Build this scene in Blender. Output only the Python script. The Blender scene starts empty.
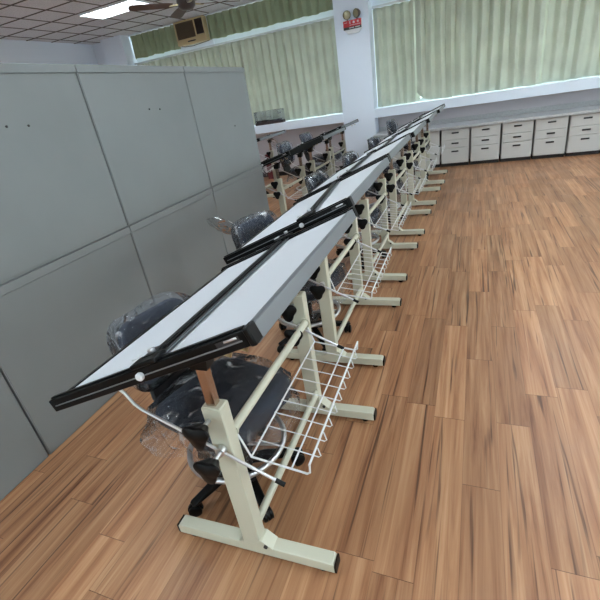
import bpy, bmesh, math, random
from mathutils import Vector, Matrix, noise
random.seed(7)
S = bpy.context.scene
C = S.collection
PI = math.pi
H = 1.55

# ------------------------------------------------------------------ materials
def lin(c):
    return tuple(((v/255)/12.92 if v/255 <= .04045 else ((v/255+.055)/1.055)**2.4) for v in c) + (1.,)

def mat(name, col, rough=.5, metal=0., spec=.5, bump=0., bscale=200., var=0., vscale=6., coat=0.):
    m = bpy.data.materials.new(name); m.use_nodes = True
    nt = m.node_tree; b = nt.nodes['Principled BSDF']
    b.inputs['Base Color'].default_value = lin(col)
    b.inputs['Roughness'].default_value = rough
    b.inputs['Metallic'].default_value = metal
    b.inputs['Specular IOR Level'].default_value = spec
    b.inputs['Coat Weight'].default_value = coat
    tc = nt.nodes.new('ShaderNodeTexCoord')
    if var:
        n = nt.nodes.new('ShaderNodeTexNoise'); n.inputs['Scale'].default_value = vscale
        n.inputs['Detail'].default_value = 4
        nt.links.new(tc.outputs['Object'], n.inputs['Vector'])
        r = nt.nodes.new('ShaderNodeValToRGB')
        c = lin(col)
        r.color_ramp.elements[0].position = .3; r.color_ramp.elements[1].position = .7
        r.color_ramp.elements[0].color = tuple(v*(1-var) for v in c[:3]) + (1,)
        r.color_ramp.elements[1].color = tuple(min(1, v*(1+var)) for v in c[:3]) + (1,)
        nt.links.new(n.outputs['Fac'], r.inputs['Fac'])
        nt.links.new(r.outputs['Color'], b.inputs['Base Color'])
    if bump:
        n2 = nt.nodes.new('ShaderNodeTexNoise'); n2.inputs['Scale'].default_value = bscale
        nt.links.new(tc.outputs['Object'], n2.inputs['Vector'])
        bp = nt.nodes.new('ShaderNodeBump'); bp.inputs['Strength'].default_value = bump
        bp.inputs['Distance'].default_value = .01
        nt.links.new(n2.outputs['Fac'], bp.inputs['Height'])
        nt.links.new(bp.outputs['Normal'], b.inputs['Normal'])
    return m

def emis(name, col, strength):
    m = bpy.data.materials.new(name); m.use_nodes = True
    b = m.node_tree.nodes['Principled BSDF']
    b.inputs['Base Color'].default_value = lin(col)
    b.inputs['Emission Color'].default_value = lin(col)
    b.inputs['Emission Strength'].default_value = strength
    return m

def film_mat(name, tint=(225, 230, 238), base=.1, crinkle=9., amount=.55):
    """thin crinkled transparent plastic film"""
    m = bpy.data.materials.new(name); m.use_nodes = True
    nt = m.node_tree; nt.nodes.clear(); N = nt.nodes.new; L = nt.links.new
    out = N('ShaderNodeOutputMaterial'); mix = N('ShaderNodeMixShader')
    tr = N('ShaderNodeBsdfTransparent'); tr.inputs['Color'].default_value = lin(tint)
    gl = N('ShaderNodeBsdfPrincipled'); gl.inputs['Base Color'].default_value = lin((236, 240, 246))
    gl.inputs['Roughness'].default_value = .12; gl.inputs['Specular IOR Level'].default_value = 1.
    tc = N('ShaderNodeTexCoord')
    no = N('ShaderNodeTexNoise'); no.inputs['Scale'].default_value = crinkle
    no.inputs['Detail'].default_value = 3; no.inputs['Distortion'].default_value = 1.6
    bp = N('ShaderNodeBump'); bp.inputs['Strength'].default_value = .55; bp.inputs['Distance'].default_value = .05
    rp = N('ShaderNodeValToRGB')
    rp.color_ramp.elements[0].position = .58; rp.color_ramp.elements[0].color = (base,)*3 + (1,)
    rp.color_ramp.elements[1].position = .72; rp.color_ramp.elements[1].color = (amount,)*3 + (1,)
    gs = N('ShaderNodeBsdfGlossy'); gs.inputs['Roughness'].default_value = .1
    add = N('ShaderNodeMixShader'); fr = N('ShaderNodeFresnel'); fr.inputs['IOR'].default_value = 1.35
    L(tc.outputs['Object'], no.inputs['Vector']); L(no.outputs['Fac'], bp.inputs['Height'])
    L(bp.outputs['Normal'], gl.inputs['Normal']); L(bp.outputs['Normal'], gs.inputs['Normal']); L(bp.outputs['Normal'], fr.inputs['Normal'])
    L(no.outputs['Fac'], rp.inputs['Fac']); L(rp.outputs['Color'], mix.inputs['Fac'])
    L(tr.outputs['BSDF'], mix.inputs[1]); L(gl.outputs['BSDF'], mix.inputs[2])
    L(fr.outputs['Fac'], add.inputs['Fac']); L(mix.outputs['Shader'], add.inputs[1]); L(gs.outputs['BSDF'], add.inputs[2])
    L(add.outputs['Shader'], out.inputs['Surface'])
    return m

def floor_mat():
    m = bpy.data.materials.new('wood_plank_floor'); m.use_nodes = True
    nt = m.node_tree; N = nt.nodes.new; L = nt.links.new
    b = nt.nodes['Principled BSDF']
    tc = N('ShaderNodeTexCoord'); sp = N('ShaderNodeSeparateXYZ'); L(tc.outputs['Object'], sp.inputs[0])
    def mth(op, a, c=None):
        n = N('ShaderNodeMath'); n.operation = op
        for i, v in enumerate((a, c)):
            if v is None: continue
            if isinstance(v, (int, float)): n.inputs[i].default_value = v
            else: L(v, n.inputs[i])
        return n.outputs[0]
    W, LEN = .145, .92
    u = mth('DIVIDE', sp.outputs['X'], W); row = mth('FLOOR', u); fu = mth('FRACT', u)
    wn = N('ShaderNodeTexWhiteNoise'); wn.noise_dimensions = '1D'; L(row, wn.inputs['W'])
    v = mth('ADD', mth('DIVIDE', sp.outputs['Y'], LEN), wn.outputs['Value']); pl = mth('FLOOR', v); fv = mth('FRACT', v)
    cb = N('ShaderNodeCombineXYZ'); L(row, cb.inputs[0]); L(pl, cb.inputs[1])
    wn2 = N('ShaderNodeTexWhiteNoise'); wn2.noise_dimensions = '3D'; L(cb.outputs[0], wn2.inputs['Vector'])
    # grain coordinates: stretched along Y, shifted per plank
    gx = mth('ADD', mth('MULTIPLY', sp.outputs['X'], 26.), mth('MULTIPLY', wn2.outputs['Value'], 47.))
    gy = mth('MULTIPLY', sp.outputs['Y'], .95)
    g = N('ShaderNodeCombineXYZ'); L(gx, g.inputs[0]); L(gy, g.inputs[1]); L(mth('MULTIPLY', wn2.outputs['Value'], 19.), g.inputs[2])
    n1 = N('ShaderNodeTexNoise'); n1.inputs['Scale'].default_value = 1.; n1.inputs['Detail'].default_value = 5
    n1.inputs['Roughness'].default_value = .62; n1.inputs['Distortion'].default_value = .55; L(g.outputs[0], n1.inputs['Vector'])
    r1 = N('ShaderNodeValToRGB'); e = r1.color_ramp.elements
    e[0].position = .24; e[0].color = lin((96, 57, 35))
    e[1].position = .75; e[1].color = lin((188, 144, 106))
    x = e.new(.40); x.color = lin((146, 97, 63)); x = e.new(.55); x.color = lin((166, 119, 82))
    L(n1.outputs['Fac'], r1.inputs['Fac'])
    # dark mineral streaks
    g2 = N('ShaderNodeCombineXYZ'); L(mth('MULTIPLY', gx, 1.5), g2.inputs[0]); L(mth('MULTIPLY', gy, 1.1), g2.inputs[1])
    n2 = N('ShaderNodeTexNoise'); n2.inputs['Scale'].default_value = 1.; n2.inputs['Detail'].default_value = 2
    n2.inputs['Distortion'].default_value = .8; L(g2.outputs[0], n2.inputs['Vector'])
    r2 = N('ShaderNodeValToRGB'); r2.color_ramp.elements[0].position = .60; r2.color_ramp.elements[0].color = (0, 0, 0, 1)
    r2.color_ramp.elements[1].position = .70; r2.color_ramp.elements[1].color = (1, 1, 1, 1)
    L(n2.outputs['Fac'], r2.inputs['Fac'])
    mx = N('ShaderNodeMix'); mx.data_type = 'RGBA'; mx.inputs[7].default_value = lin((74, 46, 32))
    L(mth('MULTIPLY', r2.outputs['Color'], .8), mx.inputs[0]); L(r1.outputs['Color'], mx.inputs[6])
    # plank tone
    hs = N('ShaderNodeHueSaturation'); L(mth('ADD', mth('MULTIPLY', wn2.outputs['Value'], .34), .83), hs.inputs['Value'])
    hs.inputs['Saturation'].default_value = .96
    L(mx.outputs[2], hs.inputs['Color'])
    # seams
    su = mth('LESS_THAN', mth('MINIMUM', fu, mth('SUBTRACT', 1., fu)), .0095)
    sv = mth('LESS_THAN', mth('MINIMUM', fv, mth('SUBTRACT', 1., fv)), .0013)
    sm = mth('MAXIMUM', mth('MULTIPLY', su, .3), mth('MULTIPLY', sv, .8))
    m2 = N('ShaderNodeMix'); m2.data_type = 'RGBA'; m2.inputs[7].default_value = lin((78, 48, 32))
    L(sm, m2.inputs[0]); L(hs.outputs['Color'], m2.inputs[6]); L(m2.outputs[2], b.inputs['Base Color'])
    b.inputs['Roughness'].default_value = .36; b.inputs['Specular IOR Level'].default_value = .45
    n3 = N('ShaderNodeTexNoise'); n3.inputs['Scale'].default_value = 3.; L(tc.outputs['Object'], n3.inputs['Vector'])
    L(mth('ADD', mth('MULTIPLY', n3.outputs['Fac'], .2), .27), b.inputs['Roughness'])
    bp = N('ShaderNodeBump'); bp.inputs['Strength'].default_value = .12; bp.inputs['Distance'].default_value = .004
    L(n1.outputs['Fac'], bp.inputs['Height']); L(bp.outputs['Normal'], b.inputs['Normal'])
    return m

def ceiling_mat():
    m = bpy.data.materials.new('ceiling_tiles'); m.use_nodes = True
    nt = m.node_tree; N = nt.nodes.new; L = nt.links.new; b = nt.nodes['Principled BSDF']
    tc = N('ShaderNodeTexCoord'); no = N('ShaderNodeTexNoise'); no.inputs['Scale'].default_value = 60
    L(tc.outputs['Object'], no.inputs['Vector'])
    r = N('ShaderNodeValToRGB'); r.color_ramp.elements[0].position = .35; r.color_ramp.elements[0].color = lin((196, 198, 204))
    r.color_ramp.elements[1].position = .5; r.color_ramp.elements[1].color = lin((222, 224, 229))
    L(no.outputs['Fac'], r.inputs['Fac']); L(r.outputs['Color'], b.inputs['Base Color']); b.inputs['Roughness'].default_value = .9
    return m

def curtain_mat(name, col, transl):
    m = bpy.data.materials.new(name); m.use_nodes = True
    nt = m.node_tree; nt.nodes.clear(); N = nt.nodes.new; L = nt.links.new
    out = N('ShaderNodeOutputMaterial'); mx = N('ShaderNodeMixShader'); mx.inputs[0].default_value = transl
    d = N('ShaderNodeBsdfDiffuse'); t = N('ShaderNodeBsdfTranslucent')
    tc = N('ShaderNodeTexCoord'); no = N('ShaderNodeTexNoise'); no.inputs['Scale'].default_value = 3; L(tc.outputs['Object'], no.inputs['Vector'])
    r = N('ShaderNodeValToRGB'); c = lin(col)
    r.color_ramp.elements[0].position = .3; r.color_ramp.elements[0].color = tuple(v*.92 for v in c[:3])+(1,)
    r.color_ramp.elements[1].position = .7; r.color_ramp.elements[1].color = tuple(v*1.06 for v in c[:3])+(1,)
    L(no.outputs['Fac'], r.inputs['Fac']); L(r.outputs['Color'], d.inputs['Color']); L(r.outputs['Color'], t.inputs['Color'])
    L(d.outputs[0], mx.inputs[1]); L(t.outputs[0], mx.inputs[2]); L(mx.outputs[0], out.inputs['Surface'])
    return m

def glass_mat():
    m = bpy.data.materials.new('window_glass'); m.use_nodes = True
    nt = m.node_tree; nt.nodes.clear(); N = nt.nodes.new; L = nt.links.new
    out = N('ShaderNodeOutputMaterial'); mx = N('ShaderNodeMixShader'); mx.inputs[0].default_value = .08
    t = N('ShaderNodeBsdfTransparent'); t.inputs['Color'].default_value = (.93, .96, .95, 1); g = N('ShaderNodeBsdfGlossy'); g.inputs['Roughness'].default_value = .02
    L(t.outputs[0], mx.inputs[1]); L(g.outputs[0], mx.inputs[2]); L(mx.outputs[0], out.inputs['Surface'])
    return m

M = dict(
    floor=floor_mat(), ceiling=ceiling_mat(),
    wall=mat('white_painted_wall', (232, 240, 252), .7, bump=.05, bscale=40),
    niche=mat('shaded_niche_wall', (196, 190, 194), .7, bump=.05, bscale=40),  # wall under the sill; the shade of the recess is in this darker colour
    cream=mat('cream_enamel_steel', (203, 201, 182), .38, bump=.015, bscale=300),
    chrome=mat('chrome', (220, 221, 224), .3, 1.),
    copper=mat('chromed_inner_tube', (188, 168, 152), .25, 1.),
    black=mat('black_plastic', (11, 11, 12), .38, spec=.22, bump=.03, bscale=400),
    satin=mat('black_anodised_track', (10, 10, 11), .36, spec=.16),
    boardw=mat('white_laminate', (214, 217, 223), .42, spec=.35),
    alu=mat('grey_aluminium', (122, 125, 129), .42, .3),
    matte=mat('matte_black_edge', (14, 14, 15), .75, spec=.12),
    strip=mat('grey_ruler_strip', (120, 124, 128), .3, .3),
    ink=mat('white_ink', (215, 217, 220), .6),
    wire=mat('white_coated_wire', (226, 228, 230), .35),
    fabric=mat('charcoal_fabric', (46, 53, 66), .85, bump=.25, bscale=500),
    shell=mat('dark_grey_shell', (38, 39, 44), .5),
    film=film_mat('clear_plastic_film', tint=(243, 246, 252), base=.03, amount=.6),
    film2=film_mat('clear_plastic_bag', tint=(244, 246, 250), base=.025, amount=.5, crinkle=9.),
    steel=mat('grey_painted_steel', (134, 137, 137), .5, spec=.35, bump=.02, bscale=250, var=.05, vscale=2.),
    steeld=mat('shadow_gap_steel', (92, 93, 95), .6),
    drawer=mat('beige_drawer_front', (196, 195, 192), .5),
    dark=mat('dark_plinth', (42, 40, 42), .6),
    counter=mat('grey_speckled_counter', (178, 178, 180), .35, var=.12, vscale=45.),
    curtain=curtain_mat('sage_green_curtain', (212, 217, 201), .14),
    curtain_shaded=curtain_mat('shaded_green_upper_curtain', (160, 170, 142), .10),  # darker copy of the curtain green, ceiling shade put into the colour
    glass=glass_mat(),
    frame=mat('aluminium_window_frame', (205, 210, 214), .4, .3),
    beigep=mat('aged_beige_plastic', (190, 170, 130), .5),
    grille=mat('brown_grille', (92, 76, 58), .6),
    brown=mat('brown_wood_blade', (74, 50, 40), .45, var=.2, vscale=9.),
    brownm=mat('brown_enamel', (52, 38, 34), .35),
    brass=mat('brass', (170, 155, 120), .3, 1.),
    red=mat('red_panel', (176, 26, 38), .4),
    white=mat('white_plastic', (225, 226, 228), .45),
    lens=mat('lamp_lens', (150, 142, 112), .12, .2, coat=1.),
    tbar=mat('dark_ceiling_bar', (84, 76, 72), .6),
    lamp=emis('fluorescent_diffuser', (234, 245, 250), 20.),
    lampoff=mat('unlit_diffuser', (200, 204, 208), .6),
    maroon=mat('dark_red_box', (92, 26, 30), .5),
    tray=mat('dark_tray', (58, 44, 48), .5),
    rubber=mat('grey_rubber', (60, 60, 62), .7),
)

# ------------------------------------------------------------------ mesh builder
class MB:
    def __init__(s): s.v = []; s.f = []
    def _add(s, vs, fs, mx=None):
        o = len(s.v)
        s.v += [tuple(mx @ Vector(v)) if mx else tuple(v) for v in vs]
        s.f += [tuple(i+o for i in f) for f in fs]
        return s
    def box(s, x0, x1, y0, y1, z0, z1, mx=None):
        vs = [(x, y, z) for x in (x0, x1) for y in (y0, y1) for z in (z0, z1)]
        return s._add(vs, [(0, 1, 3, 2), (4, 6, 7, 5), (0, 4, 5, 1), (2, 3, 7, 6), (0, 2, 6, 4), (1, 5, 7, 3)], mx)
    def prism(s, pts, y0, y1, mx=None):
        """(x,z) outline extruded along y"""
        n = len(pts)
        vs = [(p[0], y0, p[1]) for p in pts] + [(p[0], y1, p[1]) for p in pts]
        fs = [tuple(range(n)), tuple(range(2*n-1, n-1, -1))] + [((i+1) % n, i, n+i, n+(i+1) % n) for i in range(n)]
        return s._add(vs, fs, mx)
    def tube(s, pts, r, seg=10, mx=None, closed=False):
        pts = [Vector(p) for p in pts]; n = len(pts); vs = []; fs = []
        rr = r if isinstance(r, (list, tuple)) else [r]*n
        up = None
        for i, p in enumerate(pts):
            if closed: t = (pts[(i+1) % n]-pts[i-1]).normalized()
            else: t = (pts[min(i+1, n-1)]-pts[max(i-1, 0)]).normalized()
            if up is None:
                up = Vector((0, 0, 1)) if abs(t.z) < .9 else Vector((1, 0, 0))
            a = t.cross(up).normalized(); up = a.cross(t).normalized()
            for k in range(seg):
                w = 2*PI*k/seg
                vs.append(p+(a*math.cos(w)+up*math.sin(w))*rr[i])
        m = n if closed else n-1
        for i in range(m):
            for k in range(seg):
                a0 = i*seg+k; a1 = i*seg+(k+1) % seg; b0 = ((i+1) % n)*seg+k; b1 = ((i+1) % n)*seg+(k+1) % seg
                fs.append((a0, a1, b1, b0))
        if not closed:
            fs.append(tuple(range(seg-1, -1, -1))); fs.append(tuple((n-1)*seg+k for k in range(seg)))
        return s._add(vs, fs, mx)
    def lathe(s, prof, seg=24, mx=None, lobes=0, amp=0.):
        """(r,z) profile about z; lobes modulate the radius"""
        vs = []; fs = []; n = len(prof)
        for r, z in prof:
            for k in range(seg):
                a = 2*PI*k/seg; q = r*(1+amp*math.cos(lobes*a)) if lobes else r
                vs.append((q*math.cos(a), q*math.sin(a), z))
        for i in range(n-1):
            for k in range(seg):
                fs.append((i*seg+k, i*seg+(k+1) % seg, (i+1)*seg+(k+1) % seg, (i+1)*seg+k))
        fs.append(tuple(range(seg-1, -1, -1))); fs.append(tuple((n-1)*seg+k for k in range(seg)))
        return s._add(vs, fs, mx)
    def grid(s, P, wrap=False, mx=None):
        """P[i][j] points -> quads"""
        n = len(P); m = len(P[0]); vs = [p for row in P for p in row]; fs = []
        for i in range(n-1):
            for j in range(m if wrap else m-1):
                fs.append((i*m+j, i*m+(j+1) % m, (i+1)*m+(j+1) % m, (i+1)*m+j))
        return s._add(vs, fs, mx)
    def mesh(s, name, material, bevel_ang=38):
        me = bpy.data.meshes.new(name); me.from_pydata(s.v, [], s.f); me.validate()
        bm = bmesh.new(); bm.from_mesh(me); bmesh.ops.recalc_face_normals(bm, faces=bm.faces); bm.to_mesh(me); bm.free()
        me.materials.append(material)
        for p in me.polygons: p.use_smooth = True
        me.set_sharp_from_angle(angle=math.radians(bevel_ang))
        return me
    def build(s, name, material, parent=None, bevel=0., label=None, loc=None, subsurf=0, solid=0.):
        o = bpy.data.objects.new(name, s.mesh(name, material)); C.objects.link(o)
        if parent: o.parent = parent
        if loc: o.location = loc
        if label: o['label'] = label
        if solid:
            d = o.modifiers.new('Solidify', 'SOLIDIFY'); d.thickness = solid; d.offset = 0
        if subsurf:
            d = o.modifiers.new('Subsurf', 'SUBSURF'); d.levels = subsurf; d.render_levels = subsurf
        if bevel:
            d = o.modifiers.new('Bevel', 'BEVEL'); d.width = bevel; d.segments = 2; d.limit_method = 'ANGLE'; d.angle_limit = math.radians(50)
            d.harden_normals = False
        return o

def thing(name, label, cat, loc=(0, 0, 0), rz=0., group=None):
    o = bpy.data.objects.new(name, None); C.objects.link(o)
    o.empty_display_size = .1
    o.location = loc; o.rotation_euler = (0, 0, rz); o['label'] = label; o['category'] = cat
    if group: o['group'] = group
    return o
def tag(o, label, cat, group=None):
    o['label'] = label; o['category'] = cat
    if group: o['group'] = group
    return o
def struct(o):
    o['kind'] = 'structure'; return o
def dup(root, loc, rz, label, group=None):
    r = root.copy(); C.objects.link(r); r.location = loc; r.rotation_euler = (0, 0, rz); r['label'] = label
    if group: r['group'] = group
    for ch in list(root.children):
        c = ch.copy(); C.objects.link(c); c.parent = r
        for g in list(ch.children):
            d = g.copy(); C.objects.link(d); d.parent = c
    return r
T = Matrix.Translation
def R(a, ax): return Matrix.Rotation(a, 4, ax)
def arc(cx, cz, r, a0, a1, n):
    return [(cx+r*math.cos(math.radians(a0+(a1-a0)*i/n)), cz+r*math.sin(math.radians(a0+(a1-a0)*i/n))) for i in range(n+1)]

# ------------------------------------------------------------------ camera
f_px, pitch, roll, yaw = 411.741, math.radians(25.84784), math.radians(-9.404676), math.radians(24.918937)
fw = Vector((-math.sin(yaw)*math.cos(pitch), math.cos(yaw)*math.cos(pitch), -math.sin(pitch)))
rt = Vector((math.cos(yaw), math.sin(yaw), 0)); upv = rt.cross(fw)
r2 = math.cos(roll)*rt+math.sin(roll)*upv; u2 = -math.sin(roll)*rt+math.cos(roll)*upv
cam = bpy.data.cameras.new('camera'); co = bpy.data.objects.new('camera', cam); C.objects.link(co)
cam.sensor_width = 36; cam.lens = f_px/600*36; cam.clip_start = .02
m4 = Matrix((r2, u2, -fw)).transposed().to_4x4(); m4.translation = (0, 0, H)
co.matrix_world = m4
S.camera = co

# ------------------------------------------------------------------ the room
XL, XR, YF, YB, ZC = -8.4, 3.6, -3.2, 9.35, 3.38
CF = 8.75                                           # face of the columns and the sill
struct(MB().box(XL-.1, XR+.1, YF-.1, YB, -.1, 0).build('floor', M['floor']))
ceil = struct(MB().box(XL-.1, XR+.1, YF-.1, YB, ZC, ZC+.1).build('ceiling', M['ceiling']))
gx0, gy0 = -5.15, 7.22
g = MB()
k = -20
for i in range(-6, 16):
    x = gx0+.6*i
    if XL < x < XR: g.box(x-.014, x+.014, YF, YB, ZC-.006, ZC+.002)
for i in range(-18, 5):
    y = gy0+.6*i
    if YF < y < YB: g.box(XL, XR, y-.014, y+.014, ZC-.007, ZC+.002)
o = g.build('ceiling_grid', M['tbar'], ceil)
struct(MB().box(XL-.1, XL, YF, YB, 0, ZC).build('wall_left', M['wall']))
def pierced_wall(name, horiz, c0, c1, lo, hi, openings, z0, z1, first):
    w = MB()
    def bx(p, q, za, zb):
        if horiz: w.box(p, q, c0, c1, za, zb)
        else: w.box(c0, c1, p, q, za, zb)
    bx(lo, hi, 0, z0); bx(lo, hi, z1, ZC); p = lo
    for q0, q1 in openings: bx(p, q0, z0, z1); p = q1
    bx(p, hi, z0, z1)
    struct(w.build(name, M['wall']))
    for k, (q0, q1) in enumerate(openings):
        fr = MB(); gl = MB(); m = (c0+c1)/2
        def fb(p, q, za, zb, t=.03, bb=None):
            bb = bb or fr
            if horiz: bb.box(p, q, m-t, m+t, za, zb)
            else: bb.box(m-t, m+t, p, q, za, zb)
        for x in (q0, (q0+q1)/2-.02, q1-.04): fb(x, x+.04, z0, z1)
        fb(q0, q1, z0, z0+.04); fb(q0, q1, z1-.04, z1)
        fo = struct(fr.build('window_%d' % (first+k), M['frame']))  # unseen window, added to let daylight in
        fb(q0, q1, z0, z1, .003, gl); gl.build('glass_pane', M['glass'], fo)
pierced_wall('wall_right', False, XR, XR+.1, YF, YB, [(-1.6, .9), (1.9, 4.4), (5.3, 7.6)], 1.0, 2.6, 3)  # windows added out of view so daylight reaches the cabinet faces
pierced_wall('wall_front', True, YF-.1, YF, XL, XR, [(-3.4, -.9), (.2, 2.7)], 1.0, 2.6, 6)  # more added windows, unseen behind the camera, for daylight
# back wall: recessed apron under the windows, beam strip over them
wb = struct(MB().box(XL, XR, 9.05, YB, 0, .98).build('wall_back', M['niche']))
cols = [(-7.95, -7.36), (-2.46, -1.82), (2.75, 3.35)]
for i, (a, b) in enumerate(cols):
    struct(MB().box(a, b, CF, YB, 0, ZC).build('column', M['wall'], bevel=.006))
bays = [(XL, -7.95), (-7.36, -2.46), (-1.82, 2.75), (3.35, XR)]
n = 0
for i, (a, b) in enumerate(bays):
    if b-a < 1: 
        struct(MB().box(a, b, 8.95, YB, .98, ZC).build('wall_back_pier', M['wall'])); continue
    n += 1
    struct(MB().box(a, b, CF, YB, .98, 1.14).build('trim_%d' % n, M['wall'], bevel=.006))
    struct(MB().box(a, b, 9.09, YB, 2.80, 2.95).build('trim_%d' % (n+4), M['wall']))
    w = MB()
    for x in [a+.03+(b-a-.06)*q/4 for q in range(5)]: w.box(x-.03, x+.03, 9.24, 9.3, 1.14, ZC)
    for z in (1.17, 2.1, 2.77, 2.98, ZC-.03): w.box(a, b, 9.24, 9.3, z-.03, z+.03)
    wo = struct(w.build('window_%d' % n, M['frame']))
    MB().box(a, b, 9.266, 9.272, 1.14, ZC).build('glass_pane', M['glass'], wo)
struct(MB().box(-7.36, -2.46, 9.035, 9.05, 0, .09).build('baseboard_back', M['dark']))

# ------------------------------------------------------------------ curtains
def curtain(x0, x1, z0, z1, yc, pleats, amp, m, label, group, hitch=None, seed=0, gather=0.):
    nx = pleats*14; nz = 26; P = []
    rs = random.Random(seed); ph = [rs.uniform(-.5, .5) for _ in range(pleats+2)]
    wd = [rs.uniform(.75, 1.25) for _ in range(pleats+2)]
    for j in range(nz+1):
        t = j/nz; row = []
        for i in range(nx+1):
            s = i/nx; k = s*pleats; ki = int(min(k, pleats-1)); fr = k-ki
            z = z1+(z0-z1)*t
            # pinch pleat: sharp folds at the top that open into softer waves
            sharp = math.pow(abs(math.cos(PI*fr)), 5.-2.6*min(1, t*1.6))
            a = amp*(.7+.3*math.sin(PI*min(1, t*1.1+.12)))*(wd[ki]*(1-fr)+wd[ki+1]*fr)
            x = x0+(x1-x0)*s+4*s*(1-s)*.028*math.sin(t*2.6+ph[ki]*5)*t
            if gather: x = x+(x1-x)*gather*(t**1.4)*max(0., 1-s*1.7) - (x-x0)*0
            y = yc+a*(1.15*(abs(math.cos(PI*fr))**(7.-3.5*t)-.3)-.22*math.cos(4*PI*fr+ph[ki]*2))+.012*noise.noise((s*9+seed, t*3, 0))
            if hitch:
                # lower corner folded up and pulled towards the room
                d = max(0., 1-(x-x0)/.26); q = max(0., min(1., (hitch+.12-z)/.4))
                z += .17*d*d*q**1.5
                x += .01*d*math.sin(PI*q)
                y -= .09*d*math.sin(PI*q)**2
            z += .008*math.sin(s*pleats*2.3+seed)*t
            row.append((x, y, z))
        P.append(row)
    o = MB().grid(P).build('curtain', m, solid=.003)
    return tag(o, label, 'curtain', group)
LZ0, LZ1 = 1.155, 2.79
curtain(-7.33, -4.95, LZ0, LZ1, 8.985, 15, .075, M['curtain'], 'long sage green curtain on the left window, behind the grey steel cabinets', 'long lower curtains', seed=1)
curtain(-4.97, -2.49, LZ0, LZ1, 8.985, 15, .075, M['curtain'], 'long sage green curtain between the grey cabinets and the emergency light column', 'long lower curtains', seed=2)
curtain(-1.812, -.995, LZ0, LZ1, 9.035, 5, .07, M['curtain'], 'narrow sage green curtain just right of the white column', 'long lower curtains', seed=3)
curtain(-1.045, 1.0, LZ0, LZ1, 8.955, 12, .07, M['curtain'], 'sage green curtain with a hitched lower corner above the drawer cabinets', 'long lower curtains', hitch=1.45, seed=4)
curtain(.95, 2.72, LZ0, LZ1, 9.035, 10, .07, M['curtain'], 'sage green curtain at the far right end of the right window', 'long lower curtains', seed=5)
curtain(-7.33, -6.05, 2.90, 3.348, 9.0, 8, .07, M['curtain_shaded'], 'short green upper curtain left of the window air conditioner', 'short upper curtains', seed=6)
curtain(-5.27, -2.48, 2.92, 3.348, 9.0, 15, .07, M['curtain_shaded'], 'short green upper curtain between the air conditioner and the white column', 'short upper curtains', seed=7)
curtain(-1.79, 2.7, 2.93, 3.348, 9.0, 26, .07, M['curtain_shaded'], 'short green upper curtain right of the white column', 'short upper curtains', seed=8)
for a, b, nm in ((-7.34, -2.47, 'white curtain rail across the left window, below the air conditioner'), (-1.80, 2.73, 'white curtain rail right of the emergency light column')):
    tag(MB().box(a, b, 8.94, 9.03, 2.792, 2.822).build('curtain_rail', M['frame'], bevel=.003), nm, 'curtain rail', 'lower curtain rails')
for a, b, nm in ((-7.34, -6.03, 'slim rail at the ceiling left of the air conditioner'), (-5.17, -2.47, 'slim rail at the ceiling between the air conditioner and the white column'), (-1.80, 2.73, 'slim rail at the ceiling holding the upper curtain on the right')):
    tag(MB().box(a, b, 8.98, 9.02, 3.352, 3.379).build('curtain_rail', M['frame'], bevel=.003), nm, 'curtain rail', 'ceiling curtain rails')

# ------------------------------------------------------------------ ceiling lights and fan
def troffer(x, y, label):
    """recessed louvred light: x,y is the centre of a 1.2 x 0.6 panel"""
    t = thing('ceiling_light', label, 'ceiling light', (x, y, ZC), 0, 'louvred ceiling lights')
    fr = MB(); a, b = .585, .285
    fr.box(-a, a, -b, -b+.025, -.035, -.001).box(-a, a, b-.025, b, -.035, -.001).box(-a, -a+.025, -b, b, -.035, -.001).box(a-.025, a, -b, b, -.035, -.001)
    fr.build('frame', M['white'], t)
    MB().box(-a+.025, a-.025, -b+.025, b-.025, -.006, -.001).build('diffuser', M['lamp'], t)
    lv = MB()
    for i in range(1, 16): lv.box(-a+.025+1.12*i/16-.0015, -a+.025+1.12*i/16+.0015, -b+.025, b-.025, -.034, -.012)
    for i in range(1, 8): lv.box(-a+.025, a-.025, -b+.025+.52*i/8-.0015, -b+.025+.52*i/8+.0015, -.034, -.012)
    lv.build('louver', M['white'], t)
    return t
tr0 = troffer(gx0-.6, gy0-.3, 'louvred ceiling light by the brown ceiling fan, above the cabinets')
spots = []
for yy in (gy0-.3, gy0-2.7, gy0-5.1, gy0-7.5, gy0-9.6):
    for xx in (gx0-.6, gx0+3.0, gx0+6.6):
        if (xx, yy) != (gx0-.6, gy0-.3): spots.append((xx, yy))
for xx, yy in spots:
    d = dup(tr0, (xx, yy, ZC), 0, 'louvred ceiling light overhead, out of the picture')
    if yy < -1:
        for c in d.children:
            if c.name.startswith('diffuser'):
                c.data = c.data.copy(); c.data.materials[0] = M['lampoff']

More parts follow.
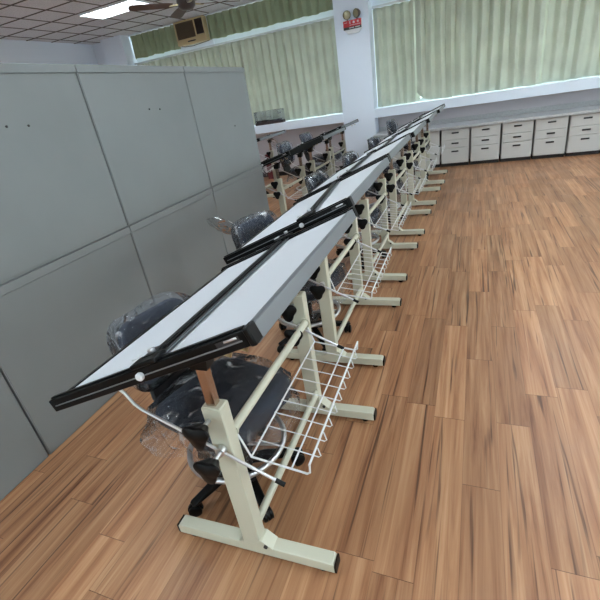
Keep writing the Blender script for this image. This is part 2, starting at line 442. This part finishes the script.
fan = thing('ceiling_fan', 'brown ceiling fan in front of the window air conditioner', 'ceiling fan', (-3.4, 5.42, 2.8))
MB().lathe([(.012, .1), (.012, .5)], 12).build('down_rod', M['brownm'], fan)
MB().lathe([(.02, .5), (.075, .53), (.075, .578)], 24).build('ceiling_cup', M['brownm'], fan)
MB().lathe([(.03, -.06), (.075, -.05), (.11, -.02), (.12, .03), (.11, .08), (.05, .11), (.02, .12)], 28).build('motor', M['brownm'], fan)
for k in range(4):
    a = math.radians(48+90*k); mx = R(a, 'Z')
    MB().prism([(.1, -.005), (.22, -.012), (.22, -.004), (.1, .008)], -.018, .018, mx).build('blade_arm', M['brass'], fan)
    bl = MB()
    pts = [(.18, -.045), (.25, -.062), (.62, -.075), (.70, -.06), (.715, 0), (.70, .06), (.62, .075), (.25, .062), (.18, .045)]
    q = mx @ R(math.radians(11), 'X')
    n = len(pts)
    bl._add([(p[0], p[1], -.004) for p in pts]+[(p[0], p[1], .004) for p in pts],
            [tuple(range(n)), tuple(range(2*n-1, n-1, -1))]+[(i, (i+1) % n, n+(i+1) % n, n+i) for i in range(n)], q)
    bl.build('blade', M['brown'], fan)

# ------------------------------------------------------------------ window air conditioner
ac = thing('air_conditioner', 'old beige window air conditioner between the green upper curtains', 'air conditioner', (-5.66, 8.93, 2.925))
MB().box(-.37, .37, .02, .38, 0, .44).build('housing', M['beigep'], ac, bevel=.01)
fp = MB().box(-.37, .37, -.01, .02, 0, .11).box(-.37, -.34, -.01, .02, .11, .44).box(.34, .37, -.01, .02, .11, .44).box(-.34, .34, -.01, .02, .41, .44).box(.12, .15, -.01, .02, .11, .41)
fp.build('front_frame', M['beigep'], ac, bevel=.004)
gr = MB().box(-.34, .12, .012, .02, .11, .41)
for i in range(24): gr.box(-.34, .12, -.004, .014, .115+.0122*i, .1205+.0122*i)
gr.build('grille', M['grille'], ac)
gr = MB().box(.15, .34, .012, .02, .14, .41)
for i in range(9): gr.box(.155+.02*i, .163+.02*i, -.004, .014, .14, .41)
gr.build('outlet_louver', M['brownm'], ac)
MB().box(-.1, .1, -.014, 0, .04, .062).build('badge', M['dark'], ac)
MB().box(-.44, .44, .13, .155, -.1, .452).build('mounting_panel', M['wall'], ac)
MB().tube([(-.3, .02, -.005), (-.2, 0, -.03), (0, -.01, -.045), (.2, 0, -.03), (.36, .1, .0)], .006, 6).build('cable', M['dark'], ac)

# ------------------------------------------------------------------ emergency light
em = thing('emergency_light', 'red and white twin-lamp emergency light high on the white column', 'emergency light', (-2.105, CF, 2.455))
MB().box(-.165, .165, -.09, 0, .06, .2).prism([(-.165, .06), (.165, .06), (.1, .0), (-.1, .0)], -.07, 0).build('case', M['white'], em, bevel=.004)
fpn = MB().box(-.165, .165, -.096, -.09, .1, .2).build('red_panel', M['red'], em)
g = MB()
g.box(-.14, -.09, -.099, -.096, .168, .173)
for bx in ((-.052, -.044, .145, .188), (-.052, -.02, .182, .188), (-.052, -.025, .164, .169), (-.036, -.03, .142, .165)): g.box(bx[0], bx[1], -.099, -.096, bx[2], bx[3])
g.lathe([(.02, 0), (.02, .003)], 20, T((.03, -.096, .162)) @ R(PI/2, 'X'))
for a in range(0, 180, 45): g.box(-.021, .021, -.0015, .0015, -.003, .003, T((.105, -.0975, .165)) @ R(math.radians(a), 'Y'))
g.box(-.05, .15, -.099, -.096, .122, .127)
g.build('panel_marks', M['ink'], fpn)
bp_ = MB().box(-.165, .165, -.096, -.09, .06, .1).build('black_panel', M['dark'], em)
MB().box(-.06, .03, -.099, -.096, .078, .09).box(.05, .14, -.099, -.096, .078, .09).build('panel_lines', M['ink'], bp_)
for s_, ry in ((-.095, .25), (.085, -.55)):
    mx = T((s_, -.06, .29)) @ R(ry, 'Z') @ R(math.radians(95), 'X')
    lh = MB().lathe([(.015, -.075), (.045, -.06), (.068, -.015), (.072, .02), (.066, .026)], 28, mx)
    lo = lh.build('lamp_head', M['brownm'], em)
    MB().lathe([(.062, .026), (.05, .034), (.001, .04)], 28, mx).build('lens', M['lens'], lo)
    MB().tube([(s_, -.05, .19), (s_, -.05, .24)], .012, 8).build('swivel', M['dark'], em)

# ------------------------------------------------------------------ drawer cabinets and counter
ctop = tag(MB().box(-1.80, 2.74, 8.33, 9.045, .656, .70).box(-1.80, 2.74, 9.025, 9.045, .70, .78).build('countertop', M['counter'], bevel=.004),
           'grey speckled countertop running under the right window', 'countertop')
def drawer_unit(x, w, label, n_draw=True):
    t = thing('drawer_cabinet', label, 'drawer cabinet', (x, 8.37, 0), 0, 'low cabinets under the right window')
    MB().box(-w/2+.004, w/2-.004, .02, .62, .06, .655).build('body', M['drawer'], t)
    MB().box(-w/2+.004, w/2-.004, .05, .6, 0, .06).build('plinth', M['dark'], t)
    for z0, z1 in ((.475, .645), (.335, .468), (.065, .328)):
        d = MB().box(-w/2+.012, w/2-.012, 0, .02, z0, z1).build('drawer', M['drawer'], t, bevel=.004)
        zc = z1-.06
        MB().box(-.06, .06, -.014, 0, zc-.012, zc+.012).build('handle', M['dark'], d, bevel=.003)
    return t
dl = ['drawer cabinet with three dark handles, beside the end of the long table row', 'second three-drawer cabinet in the line under the right window counter', 'third three-drawer cabinet in the line under the right window counter', 'fourth three-drawer cabinet in the line under the right window counter', 'fifth three-drawer cabinet in the line under the right window counter', 'last three-drawer cabinet before the right hand column']
for i in range(6): drawer_unit(-.325+.5*i, .48, dl[i])
t = thing('low_cabinet', 'plain low cabinet behind the far end of the long table row', 'cabinet', (-1.15, 8.37, 0))
MB().box(-.55, .56, .02, .62, .06, .655).build('body', M['drawer'], t); MB().box(-.55, .56, .05, .6, 0, .06).build('plinth', M['dark'], t)
for a, b in ((-.545, .003), (.009, .555)):
    d = MB().box(a, b, 0, .02, .065, .645).build('door', M['drawer'], t, bevel=.004)
    MB().box(b-.06 if a < 0 else a+.04, b-.04 if a < 0 else a+.06, -.014, 0, .45, .57).build('handle', M['dark'], d, bevel=.003)

# ------------------------------------------------------------------ tall steel cabinets
CY = math.radians(1.63)
cabM = T((-2.17, 3.2, 0)) @ R(CY, 'Z')
def steel_cabinet(k, z0, z1, label, top):
    p = cabM @ Vector((0, 1.115*(1-k)-.0, z0)); hgt = z1-z0
    t = thing('steel_cabinet', label, 'steel cabinet', p, CY, 'back-turned grey steel cabinets')
    w = 1.105
    MB().box(-.45, -.004, -w, 0, .0, hgt-.004).build('body', M['steel'], t, bevel=.003)
    MB().box(-.006, .0, -w+.004, -.004, .012, hgt-.05).build('back_panel', M['steel'], t, bevel=.002)
    MB().box(-.004, .004, -w, 0, hgt-.046, hgt-.004).build('top_rim', M['steel'], t, bevel=.002)
    for a in (0, 1):
        MB().box(-.462, -.45, -w+.008+a*.545, -w+.548+a*.545, .03, hgt-.03).build('door', M['steel'], t, bevel=.002)
    for (yy, zz) in ((-.44, .447),) if k == 0 else ((-.435, .676), (-.555, .684)):
        if top: MB().lathe([(.006, 0), (.006, .004), (.003, .006)], 10, T((.0, yy, zz)) @ R(PI/2, 'Y')).build('screw_head', M['dark'], t)
    return t
lab = ['nearest the right end, by the chairs', 'second from the right end', 'third from the right end', 'fourth from the right end']
for k in range(4):
    steel_cabinet(k, 0, .952, 'grey steel cabinet turned backwards, bottom tier, ' + lab[k], False)
    steel_cabinet(k, .952, 1.915, 'grey steel cabinet turned backwards, top tier, ' + lab[k], True)

# ------------------------------------------------------------------ clear box on the sill
t = thing('plastic_box', 'clear plastic box with dark tray on the window sill beside the cabinets', 'box', (-4.12, 8.87, 1.14))
MB().box(-.33, .33, -.09, .06, 0, .05).build('tray', M['tray'], t, bevel=.005)
MB().box(-.33, .33, -.09, .06, .052, .27).build('clear_lid', M['film2'], t, bevel=.01)
MB().box(-.3, -.05, -.07, .04, .05, .09).box(0, .27, -.06, .03, .05, .08).build('contents', M['dark'], t)

tag(MB().box(-4.33, -4.2, 8.72, 8.95, 0, .52).box(-4.325, -4.205, 8.725, 8.945, .52, .535).build('box', M['maroon'], bevel=.004), 'narrow dark red box on the floor against the back wall, past the cabinets', 'box')

# ------------------------------------------------------------------ drafting tables
TH = math.atan(.385)
def knob_mesh(mx):
    return MB().lathe([(.012, .0), (.017, .004), (.021, .012), (.033, .03), (.037, .036), (.036, .042), (.025, .047), (.004, .05)], 36, mx, 3, .2)
def make_table(label, loc, rz, dy=0., bdx=0., byaw=0., tiltx=0., th=TH, dz=0., group='cream drafting tables', se=(-.0, -.1), black_edge=False):
    t = thing('drafting_table', label, 'drafting table', loc, rz, group)
    PX, PY = .036, .026
    for s in (-1, 1):
        yc = s*.39
        ft = MB().prism([(-.345, .018), (-.345, .058), (-.337, .066), (.312, .066), (.32, .058), (.32, .018)], yc-.025, yc+.025).build('foot_rail', M['cream'], t, bevel=.003)
        for x0, x1 in ((-.352, -.345), (.32, .328)):
            MB().prism([(x0, .02), (x0, .056), (x0+.003, .064), (x1-.003, .064), (x1, .056), (x1, .02)], yc-.024, yc+.024).build('end_cap', M['black'], ft)
        for x in (-.29, .27):
            MB().lathe([(.018, 0), (.02, .012), (.012, .02)], 16, T((x, yc, 0))).build('foot_glide', M['black'], ft)
        # gusset plate with a bolt on both sides of the post
        MB().prism([(-.06, .064), (-.046, .074), (.02, .076), (.036, .1), (.046, .1), (.084, .066), (.084, .062), (-.06, .062)], yc-.0265, yc+.0265).build('gusset', M['cream'], ft, bevel=.002)
        MB().lathe([(.008, 0), (.008, .006), (.004, .008)], 12, T((.06, yc-.027, .078)) @ R(PI/2, 'X')).build('gusset_bolt', M['dark'], ft)
        po = MB().box(-PX, PX, yc-PY, yc+PY, .064, .732).build('post', M['cream'], t, bevel=.004)
        MB().box(-PX+.004, PX-.004, yc-PY+.004, yc+PY-.004, .732, .735).build('post_cap', M['cream'], po)
        ztop = .945+dz-tiltx*(yc-dy)*1.
        MB().box(-.02, .014, yc-.014, yc+.014, .6, ztop).build('inner_tube', M['copper'], t, bevel=.002)
        # lock bolt + tri-lobe knobs in front of the post
        MB().tube([(-.018, yc-PY+.002, .685), (-.018, yc-PY-.035, .685)], .0075, 10).build('knob_stem', M['chrome'], t)
        k1 = T((-.018, yc-PY-.03, .685)) @ Matrix.Scale(1.15, 4) @ R(PI/2, 'X') @ R(math.radians(30), 'Z')
        knob_mesh(k1).build('knob', M['black'], t)
        MB().tube([(.004, yc-PY+.002, .57), (.004, yc-PY-.06, .57)], .009, 12).lathe([(.017, 0), (.017, .02)], 16, T((.004, yc-PY-.002, .57)) @ R(PI/2, 'X')).build('knob_stem', M['chrome'], t)
        k2 = T((.004, yc-PY-.055, .57)) @ Matrix.Scale(1.15, 4) @ R(PI/2, 'X') @ R(math.radians(30), 'Z')
        knob_mesh(k2).build('knob', M['black'], t)
        # tilt rod sliding through the clamp
        yr = yc-PY-.012
        zt = .80+dz-.01
        pts = [(-.33, yr, zt), (-.315, yr, .765), (-.292, yr, .722), (-.265, yr, .700), (.182, yr, .477)]
        tr = MB().tube(pts, .0054, 12).build('tilt_rod', M['chrome'], t)
        MB().tube([(.18, yr, .478), (.21, yr, .463)], .008, 10).build('rod_tip', M['black'], tr)
        # board support bracket on top of the inner tube
        br = MB()
        zb = ztop-.02
        br.prism([(-.045, zb-.02), (.06, zb+.012), (.07, zb+.03), (-.05, zb-.012)], yc-.03, yc+.03)
        br.prism([(-.03, zb-.05), (.028, zb-.05), (.04, zb+.01), (-.03, zb-.012)], yc-.022, yc+.022)
        br.build('support_bracket', M['black'], t)
    # bars between the posts
    MB().tube([(.019, -.364, .60), (.03, .364, .59)], .0165, 14).lathe([(.026, 0), (.026, .006)], 18, T((.03, .364, .59)) @ R(PI/2, 'X')).lathe([(.022, 0), (.022, .006)], 18, T((.019, -.364, .60)) @ R(-PI/2, 'X')).build('cross_bar', M['cream'], t)
    MB().tube([(.02, -.364, .15), (.03, .364, .165)], .0155, 14).build('cross_bar', M['cream'], t)
    # wire basket
    w = MB(); x0, xm, x1 = .063, .208, .268; ya, yb = -.362, .362
    fz = lambda x: .485-(x-x0)*.155
    w.tube([(x0, ya, .485), (x0, yb, .485)], .0034, 8)
    w.tube([(xm, ya+.004, fz(xm)), (xm, yb-.004, fz(xm))], .0034, 8)
    w.tube([(x1+.008, ya-.004, .497), (x1+.008, yb+.004, .497)], .0042, 8)
    for y in (ya, yb):
        w.tube([(.03, y, .59), (.042, y, .555), (x0, y, .485), (xm, y, fz(xm)-.002), (x1-.006, y, fz(x1)-.002), (x1+.004, y, fz(x1)+.006), (x1+.008, y, .497)], .0038, 8)
    for i in range(1, 10):
        y = ya+(yb-ya)*i/10
        w.tube([(x0-.003, y, .489), (xm, y, fz(xm)+.004), (x1+.012, y, fz(x1)), (x1+.02, y, fz(x1)+.008), (x1+.013, y, .495)], .0022, 6)
    w.build('wire_basket', M['wire'], t)
    # board: u up the slope, v along the row, w up
    B = T((bdx, dy, .993+dz)) @ R(byaw, 'Z') @ R(-tiltx, 'X') @ R(-th, 'Y')
    UL, UR, VH = -.492, .257, .566
    top = MB().box(UL, UR, -VH, VH, -.026, 0, B).build('tabletop', M['boardw'], t, bevel=.0015)
    if black_edge:
        MB().box(UR, UR+.02, -VH, VH, -.052, .012, B).build('edge_profile', M['matte'], t, bevel=.003, label='black edge profile on the high side')
    else:
        MB().box(UR, UR+.016, -VH-.004, VH+.004, -.040, .004, B).box(UR-.012, UR+.01, -VH, VH, .0005, .004, B).build('edge_profile', M['alu'], t, bevel=.002)
        MB().box(UR-.0165, UR-.0125, -VH, VH, .0, .0012, B).build('edge_line', M['dark'], t)
    MB().box(UL-.024, UL, -VH, VH, -.03, .004, B).build('front_edge', M['black'], t, bevel=.002)
    for s in (-1, 1):
        v0, v1 = (-VH-.022, -VH+.016) if s < 0 else (VH-.016, VH+.022)
        et = MB().box(UL-.05, UR+.018, v0, v1, -.034, .008, B).box(UL-.05, UR+.0, v0+.012, v1-.012, .008, .013, B).build('end_track', M['satin'], t, bevel=.003)
        ve = v0 if s < 0 else v1
        MB().box(UL-.03, UR-.01, ve-.0015, ve+.0015, -.016, -.0125, B).build('groove_line', M['strip'], et)
        MB().box(UR-.085, UR-.015, ve-.001, ve+.001, -.012, .001, B).build('latch_slot', M['dark'], et)
        MB().box(UR-.06, UR-.02, ve-.003, ve+.003, -.006, .0, B).build('slot_latch', M['chrome'], et, bevel=.002)
        MB().box(UR+.002, UR+.02, v0-.001, v1+.001, -.037, .012, B).build('track_end', M['black'], et, bevel=.004)
        MB().lathe([(.010, 0), (.012, .003), (.012, .011), (.009, .014)], 20, B @ T(((se[0] if s < 0 else se[1])-.035, ve, -.012)) @ R(PI/2*(1 if s < 0 else -1), 'X')).build('track_roller', M['white'], et)
        for q in (.02, .075):
            MB().tube([(UR-q-.05, s*(VH-.03), -.026), (UR-q-.05, s*(VH-.03), -.05), (UR-q-.035, s*(VH-.03), -.062), (UR-q-.025, s*(VH-.03), -.05)], .004, 6, B).build('cable_hook', M['brass'], top)
    # straightedge lying along the board, carriages on both tracks
    ang = math.atan2(se[1]-se[0], 2*VH); uc = (se[0]+se[1])/2
    E_ = B @ T((uc, 0, 0)) @ R(-ang, 'Z')
    st = MB().box(-.026, .014, -VH+.0, VH-.0, .006, .017, E_).box(-.02, .008, -VH, VH, .017, .021, E_).build('straightedge', M['satin'], t, bevel=.002)
    MB().box(.014, .033, -VH+.02, VH-.02, .006, .010, E_).build('ruler_strip', M['strip'], st)
    MB().box(.026, .030, -VH+.02, VH-.02, .0095, .0112, E_).box(.0145, .017, -VH+.02, VH-.02, .0095, .0115, E_).build('ruler_line', M['dark'], st)
    rs = random.Random(3); g = MB(); v = -VH+.13
    while v < -VH+.33:
        l = rs.uniform(.005, .012); g.box(-.0235, -.0185+rs.uniform(-.002, .002), v, v+l, .0168, .0176, E_); v += l+rs.choice((.003, .004, .008))
    g.build('scale_print', M['ink'], st)
    for s, u in ((-1, se[0]), (1, se[1])):
        ca = MB().box(u-.05, u+.05, s*(VH+.002)-.028, s*(VH+.002)+.022, .010, .024, B).box(u-.028, u+.022, s*(VH-.03)-.03, s*(VH-.03)+.03, .012, .026, B)
        ca = ca.build('carriage', M['black'], t, bevel=.004)
        MB().box(u-.047, u-.022, s*VH-.012, s*VH+.008, .030, .034, B).build('carriage_label', M['ink'], ca)
        MB().lathe([(.008, 0), (.010, .003), (.010, .012), (.006, .014)], 16, B @ T((u+.025, s*VH, .030))).build('carriage_screw', M['chrome'], ca)
    return t

first = 'cream steel drafting table with white board, '
DT = [  # x, y, yaw, dy, tiltx, dz, straightedge, words
    (-.742, 1.205, 1.45, .045, math.radians(2.1), -.012, (-.07, -.115), 'nearest the camera'),
    (-.80, 2.457, 1.1, 0, 0, 0, (.03, -.14), 'second from the camera in the long row'),
    (-.825, 3.705, 0, 0, 0, 0, (-.08, -.12), 'third from the camera in the long row'),
    (-.80, 4.918, 0, 0, 0, 0, (-.05, -.1), 'fourth from the camera in the long row'),
    (-.77, 6.132, 0, 0, 0, .005, (-.05, -.1), 'fifth from the camera in the long row'),
    (-.74, 7.365, 0, 0, 0, .01, (-.05, -.1), 'last of the long row, before the drawer cabinets'),
]
for x, y, a, dy, tx, dz, se, wd in DT:
    make_table(first+wd, (x, y, 0), math.radians(a), dy,   .008 if dy else 0, math.radians(1.1) if dy else 0, tx, TH, dz, 'long row of drafting tables', se)
MT = [(-2.14, 4.96, -.025, True, 'middle row drafting table with a black rear edge, next to the steel cabinets'),
      (-2.14, 6.16, -.025, False, 'middle table of the second row of drafting tables behind the long row'),
      (-2.25, 7.46, -.025, False, 'drafting table of the second row standing against the white column')]
for x, y, dz, be, wd in MT:
    make_table(wd, (x, y, 0), 0, 0, 0, 0, 0, math.radians(15.5), dz, 'second row of drafting tables', (-.05, -.1), be)
make_table('drafting table of the third row ending below the window sill', (-3.62, 7.22, 0), 0, 0, 0, 0, 0, math.radians(10), 0, 'third row of drafting tables')
make_table('drafting table of the third row mostly hidden behind the steel cabinets', (-3.62, 5.98, 0), 0, 0, 0, 0, 0, math.radians(10), 0, 'third row of drafting tables')

# ------------------------------------------------------------------ drafting chairs
def rrect(w, d, r, n=6):
    p = []
    for cx, cy, a in ((w-r, d-r, 0), (-w+r, d-r, 90), (-w+r, -d+r, 180), (w-r, -d+r, 270)):
        p += [(cx+r*math.cos(math.radians(a+90*i/n)), cy+r*math.sin(math.radians(a+90*i/n))) for i in range(n+1)]
    return p
def cushion(w, d, r, layers, mx, bend=None):
    """stack of rounded-rectangle rings: (inset, z)"""
    P = []
    for ins, z in layers:
        ring = []
        for x, y in rrect(w-ins, d-ins, max(.01, r-ins*.6)):
            zz = z+(bend(x, y) if bend else 0)
            ring.append((x, y, zz))
        P.append(ring)
    b = MB().grid(P, wrap=True)
    n = len(P[0]); L_ = len(P)
    b.f.append(tuple(range(n-1, -1, -1))); b.f.append(tuple((L_-1)*n+i for i in range(n)))
    b.v = [tuple(mx @ Vector(v)) for v in b.v]
    return b
def crumple(b, amp, sc, seed):
    b.v = [tuple(Vector(v)+amp*noise.noise_vector(Vector(v)*sc+Vector((seed*3.7, seed, 0)))) for v in b.v]
    return b
def make_chair(label, loc, rz, sz=.50, seed=0, ba=None, group='plastic-wrapped drafting chairs', flap=None, bh=0., skirt=True):
    """faces +x; sz = seat top height"""
    t = thing('drafting_chair', label, 'chair', loc, rz, group)
    bend = lambda x, y: -.018*max(0, x/.22)**3-.014*(abs(y)/.22)**3*0+.010*(abs(y)/.22)**2
    ms = T((0, 0, sz-.07))
    cushion(.235, .235, .10, [(.03, 0), (.006, .012), (0, .03), (.003, .05), (.02, .064), (.06, .071), (.14, .069)], ms, bend).build('seat', M['fabric'], t)
    cushion(.20, .20, .09, [(.03, -.025), (.0, -.014), (0, .002)], ms, bend).build('seat_pan', M['shell'], t)
    # back: broad curved shell rising from the rear of the seat, cushion on its front
    P = []; Pb = []
    prof = [(-.10, -.03, .13), (-.18, -.028, .14), (-.27, -.02, .14), (-.325, .012, .135), (-.352, .07, .12), (-.362, .15, .11), (-.369, .22, .13), (-.376, .30, .16), (-.382, .36, .155), (-.386, .40, .13), (-.388, .415, .08)]
    for k, (px, pz, hw) in enumerate(prof):
        Pb.append([(px+(.035*(1-math.cos(q*1.3)) if k > 5 else .01*(1-math.cos(q))), hw*q, sz-.05+pz+bh*(max(0, pz)/.42)) for q in [i/8 for i in range(-8, 9)]])
    MB().grid(Pb).build('back_shell', M['shell'], t, solid=.016)
    mb = T((-.36, 0, sz+.235+bh)) @ R(math.radians(-7), 'Y') @ R(PI/2, 'Y') @ R(PI/2, 'Z')
    bendb = lambda x, y: .045*(abs(x)/.2)**2
    layers_b = [(.03, -.012), (.004, -.004), (0, .012), (.004, .03), (.025, .043), (.07, .048), (.12, .047)]
    cushion(.185, .15, .08, layers_b, mb, bendb).build('backrest', M['fabric'], t)
    # gas lift, star base, casters, foot ring
    MB().lathe([(.03, .09), (.03, .27), (.026, .28), (.015, .285), (.015, sz-.09)], 18).build('gas_lift', M['black'], t)
    MB().box(-.08, .08, -.06, .06, sz-.105, sz-.085).build('seat_plate', M['black'], t)
    MB().lathe([(.02, .075), (.05, .08), (.052, .11), (.036, .125)], 20).build('base_hub', M['black'], t)
    for k in range(5):
        a = math.radians((58+seed*11 if ba is None else ba)+72*k); mx = R(a, 'Z')
        MB().prism([(.03, .075), (.03, .118), (.12, .112), (.22, .088), (.272, .078), (.285, .068), (.272, .060), (.2, .062)], -.019, .019, mx).build('base_arm', M['black'], t, bevel=.006)
        cm = mx @ T((.262, 0, 0)) @ R(math.radians(40*k+25+seed*50), 'Z')
        cs = MB()
        for s in (-1, 1):
            cs.lathe([(.006, -.009), (.024, -.009), (.0285, -.004), (.0285, .005), (.022, .009), (.006, .009)], 20, cm @ T((-.01, s*.014, .0285)) @ R(PI/2, 'X'))
        cs.lathe([(.011, .04), (.013, .05), (.009, .075)], 12, cm)
        cs.prism(arc(-.01, .03, .033, -10, 190, 10), -.006, .006, cm)
        cs.build('caster', M['black'], t)
    zr = max(.21, sz-.29)
    n = 40
    MB().tube([(.215*math.cos(2*PI*i/n), .215*math.sin(2*PI*i/n), zr) for i in range(n)], .0125, 10, closed=True).build('foot_ring', M['chrome'], t)
    for k in range(3):
        a = math.radians(20+120*k)
        MB().tube([(.026*math.cos(a), .026*math.sin(a), zr-.01), (.207*math.cos(a), .207*math.sin(a), zr)], .008, 8).build('ring_spoke', M['chrome'], t)
    # clear wrapping film
    lb = [(i-.014, z) for i, z in [(.05, -.05), (.0, -.045), (-.004, .0), (-.002, .03), (.02, .056), (.08, .062), (.12, .06)]]
    cv = cushion(.192, .157, .085, lb, mb, bendb)
    cv = cv.mesh('film', M['film'])
    bm = bmesh.new(); bm.from_mesh(cv); bmesh.ops.triangulate(bm, faces=[f for f in bm.faces if len(f.verts) > 4])
    bmesh.ops.subdivide_edges(bm, edges=bm.edges, cuts=2, use_grid_fill=True)
    for v in bm.verts: v.co += .012*noise.noise_vector(v.co*11+Vector((seed*5.1, 0, 0)))
    bm.to_mesh(cv); bm.free()
    for p in cv.polygons: p.use_smooth = True
    o = bpy.data.objects.new('back_wrap', cv); C.objects.link(o); o.parent = t
    if flap:
        # twisted spare corner of the bag sticking out at the top
        fy, fx, fz = flap; base = Vector((-.36, -.14+fy*.3, sz+.36+bh)); tip = base+Vector((fx, fy*.65, fz)); G = []
        for i in range(9):
            q = i/8; c = base.lerp(tip, q); wd = .055*(1-q)**.7+.02*q+.035*math.sin(q*PI)
            G.append([c+Vector((.5*wd*math.cos(a)+.012*noise.noise((q*5, a, seed)), wd*math.sin(a)*.5+.012*noise.noise((a, q*6, seed)), wd*math.cos(a+1)*.8)) for a in [2*PI*k/14 for k in range(14)]])
        MB().grid(G, wrap=True).build('wrap_flap', M['film2'], t)
    if skirt:
        G = []
        for i in range(12):
            q = i/11; z = sz+.022-(.0 if q < .15 else (q-.15)*.2)
            row = []
            for k in range(56):
                a = 2*PI*k/56; ca, sa = math.cos(a), math.sin(a)
                base = .235/max(abs(ca), abs(sa))**.55
                rr = base*(.12+.88*min(1, q/.15)) + (.012+.055*q*(.5+.5*math.sin(a*5+seed*2)) + .035*q*noise.noise((ca*3, sa*3, q*3+seed)))
                if ca < 0: rr += .05*q*abs(ca)
                row.append((rr*ca, rr*sa, z+.035*q*noise.noise((ca*2.5, sa*2.5, seed+4.))))
            G.append(row)
        MB().grid(G, wrap=True).build('seat_wrap', M['film2'], t)
        # loose crumpled film caught in the foot ring
        G = []
        for i in range(10):
            q = i/9; row = []
            for k in range(44):
                a = 2*PI*k/44; rr = .045+.175*q+.035*q*noise.noise((math.cos(a)*2, math.sin(a)*2, seed+7))
                if 2.6 < a < 3.6: rr += .06*q*math.sin((a-2.6)*PI)
                row.append((rr*math.cos(a), rr*math.sin(a), zr+.035+.05*noise.noise((rr*math.cos(a)*9, rr*math.sin(a)*9, seed+2))-.05*q))
            G.append(row)
        MB().grid(G, wrap=True).build('ring_wrap', M['film2'], t)
    return t
CH = [(-.95, 1.13, -13, .49, None, 'under the nearest drafting table'),
      (-1.04, 2.35, -12, .49, (-.06, -.2, .07), 'beside the steel cabinets, at the second drafting table'),
      (-1.055, 3.82, 0, .48, None, 'at the third drafting table of the long row'),
      (-1.03, 5.02, 0, .47, None, 'at the fourth drafting table of the long row'),
      (-1.0, 6.27, 0, .48, None, 'at the fifth drafting table of the long row'),
      (-.95, 7.5, 0, .59, None, 'at the last drafting table before the counter')]
for i, (x, y, a, sz, fl, wd) in enumerate(CH):
    make_chair('charcoal drafting chair wrapped in clear plastic '+wd, (x, y, 0), math.radians(a), sz, i, {0: 42, 1: 34}.get(i), 'chairs of the long row', fl, (-.05, -.01)[i] if i < 2 else 0)
make_chair('charcoal chair with plastic bag peak standing in the second table row near the cabinets', (-2.36, 6.15, 0), 0, .58, 7, None, 'chairs of the second row', (-.06, -.12, .12), skirt=True)
make_chair('charcoal chair wrapped in plastic in the second table row beside the white column', (-2.42, 7.3, 0), 0, .58, 8, None, 'chairs of the second row')
make_chair('charcoal chair in the third table row seen past the cabinet edge', (-3.85, 7.0, 0), 0, .5, 9, None, 'chairs of the third row')

# ------------------------------------------------------------------ light and view
w = bpy.data.worlds.new('World'); S.world = w; w.use_nodes = True
bg = w.node_tree.nodes['Background']; bg.inputs['Color'].default_value = (.86, .96, 1., 1); bg.inputs['Strength'].default_value = 4.5
S.view_settings.view_transform = 'Standard'; S.view_settings.look = 'None'
S.view_settings.exposure = .3; S.view_settings.gamma = 1.
S.view_settings.use_curve_mapping = False
S.cycles.use_denoising = True
S.cycles.max_bounces = 10; S.cycles.transparent_max_bounces = 16
S.cycles.sample_clamp_indirect = 6.
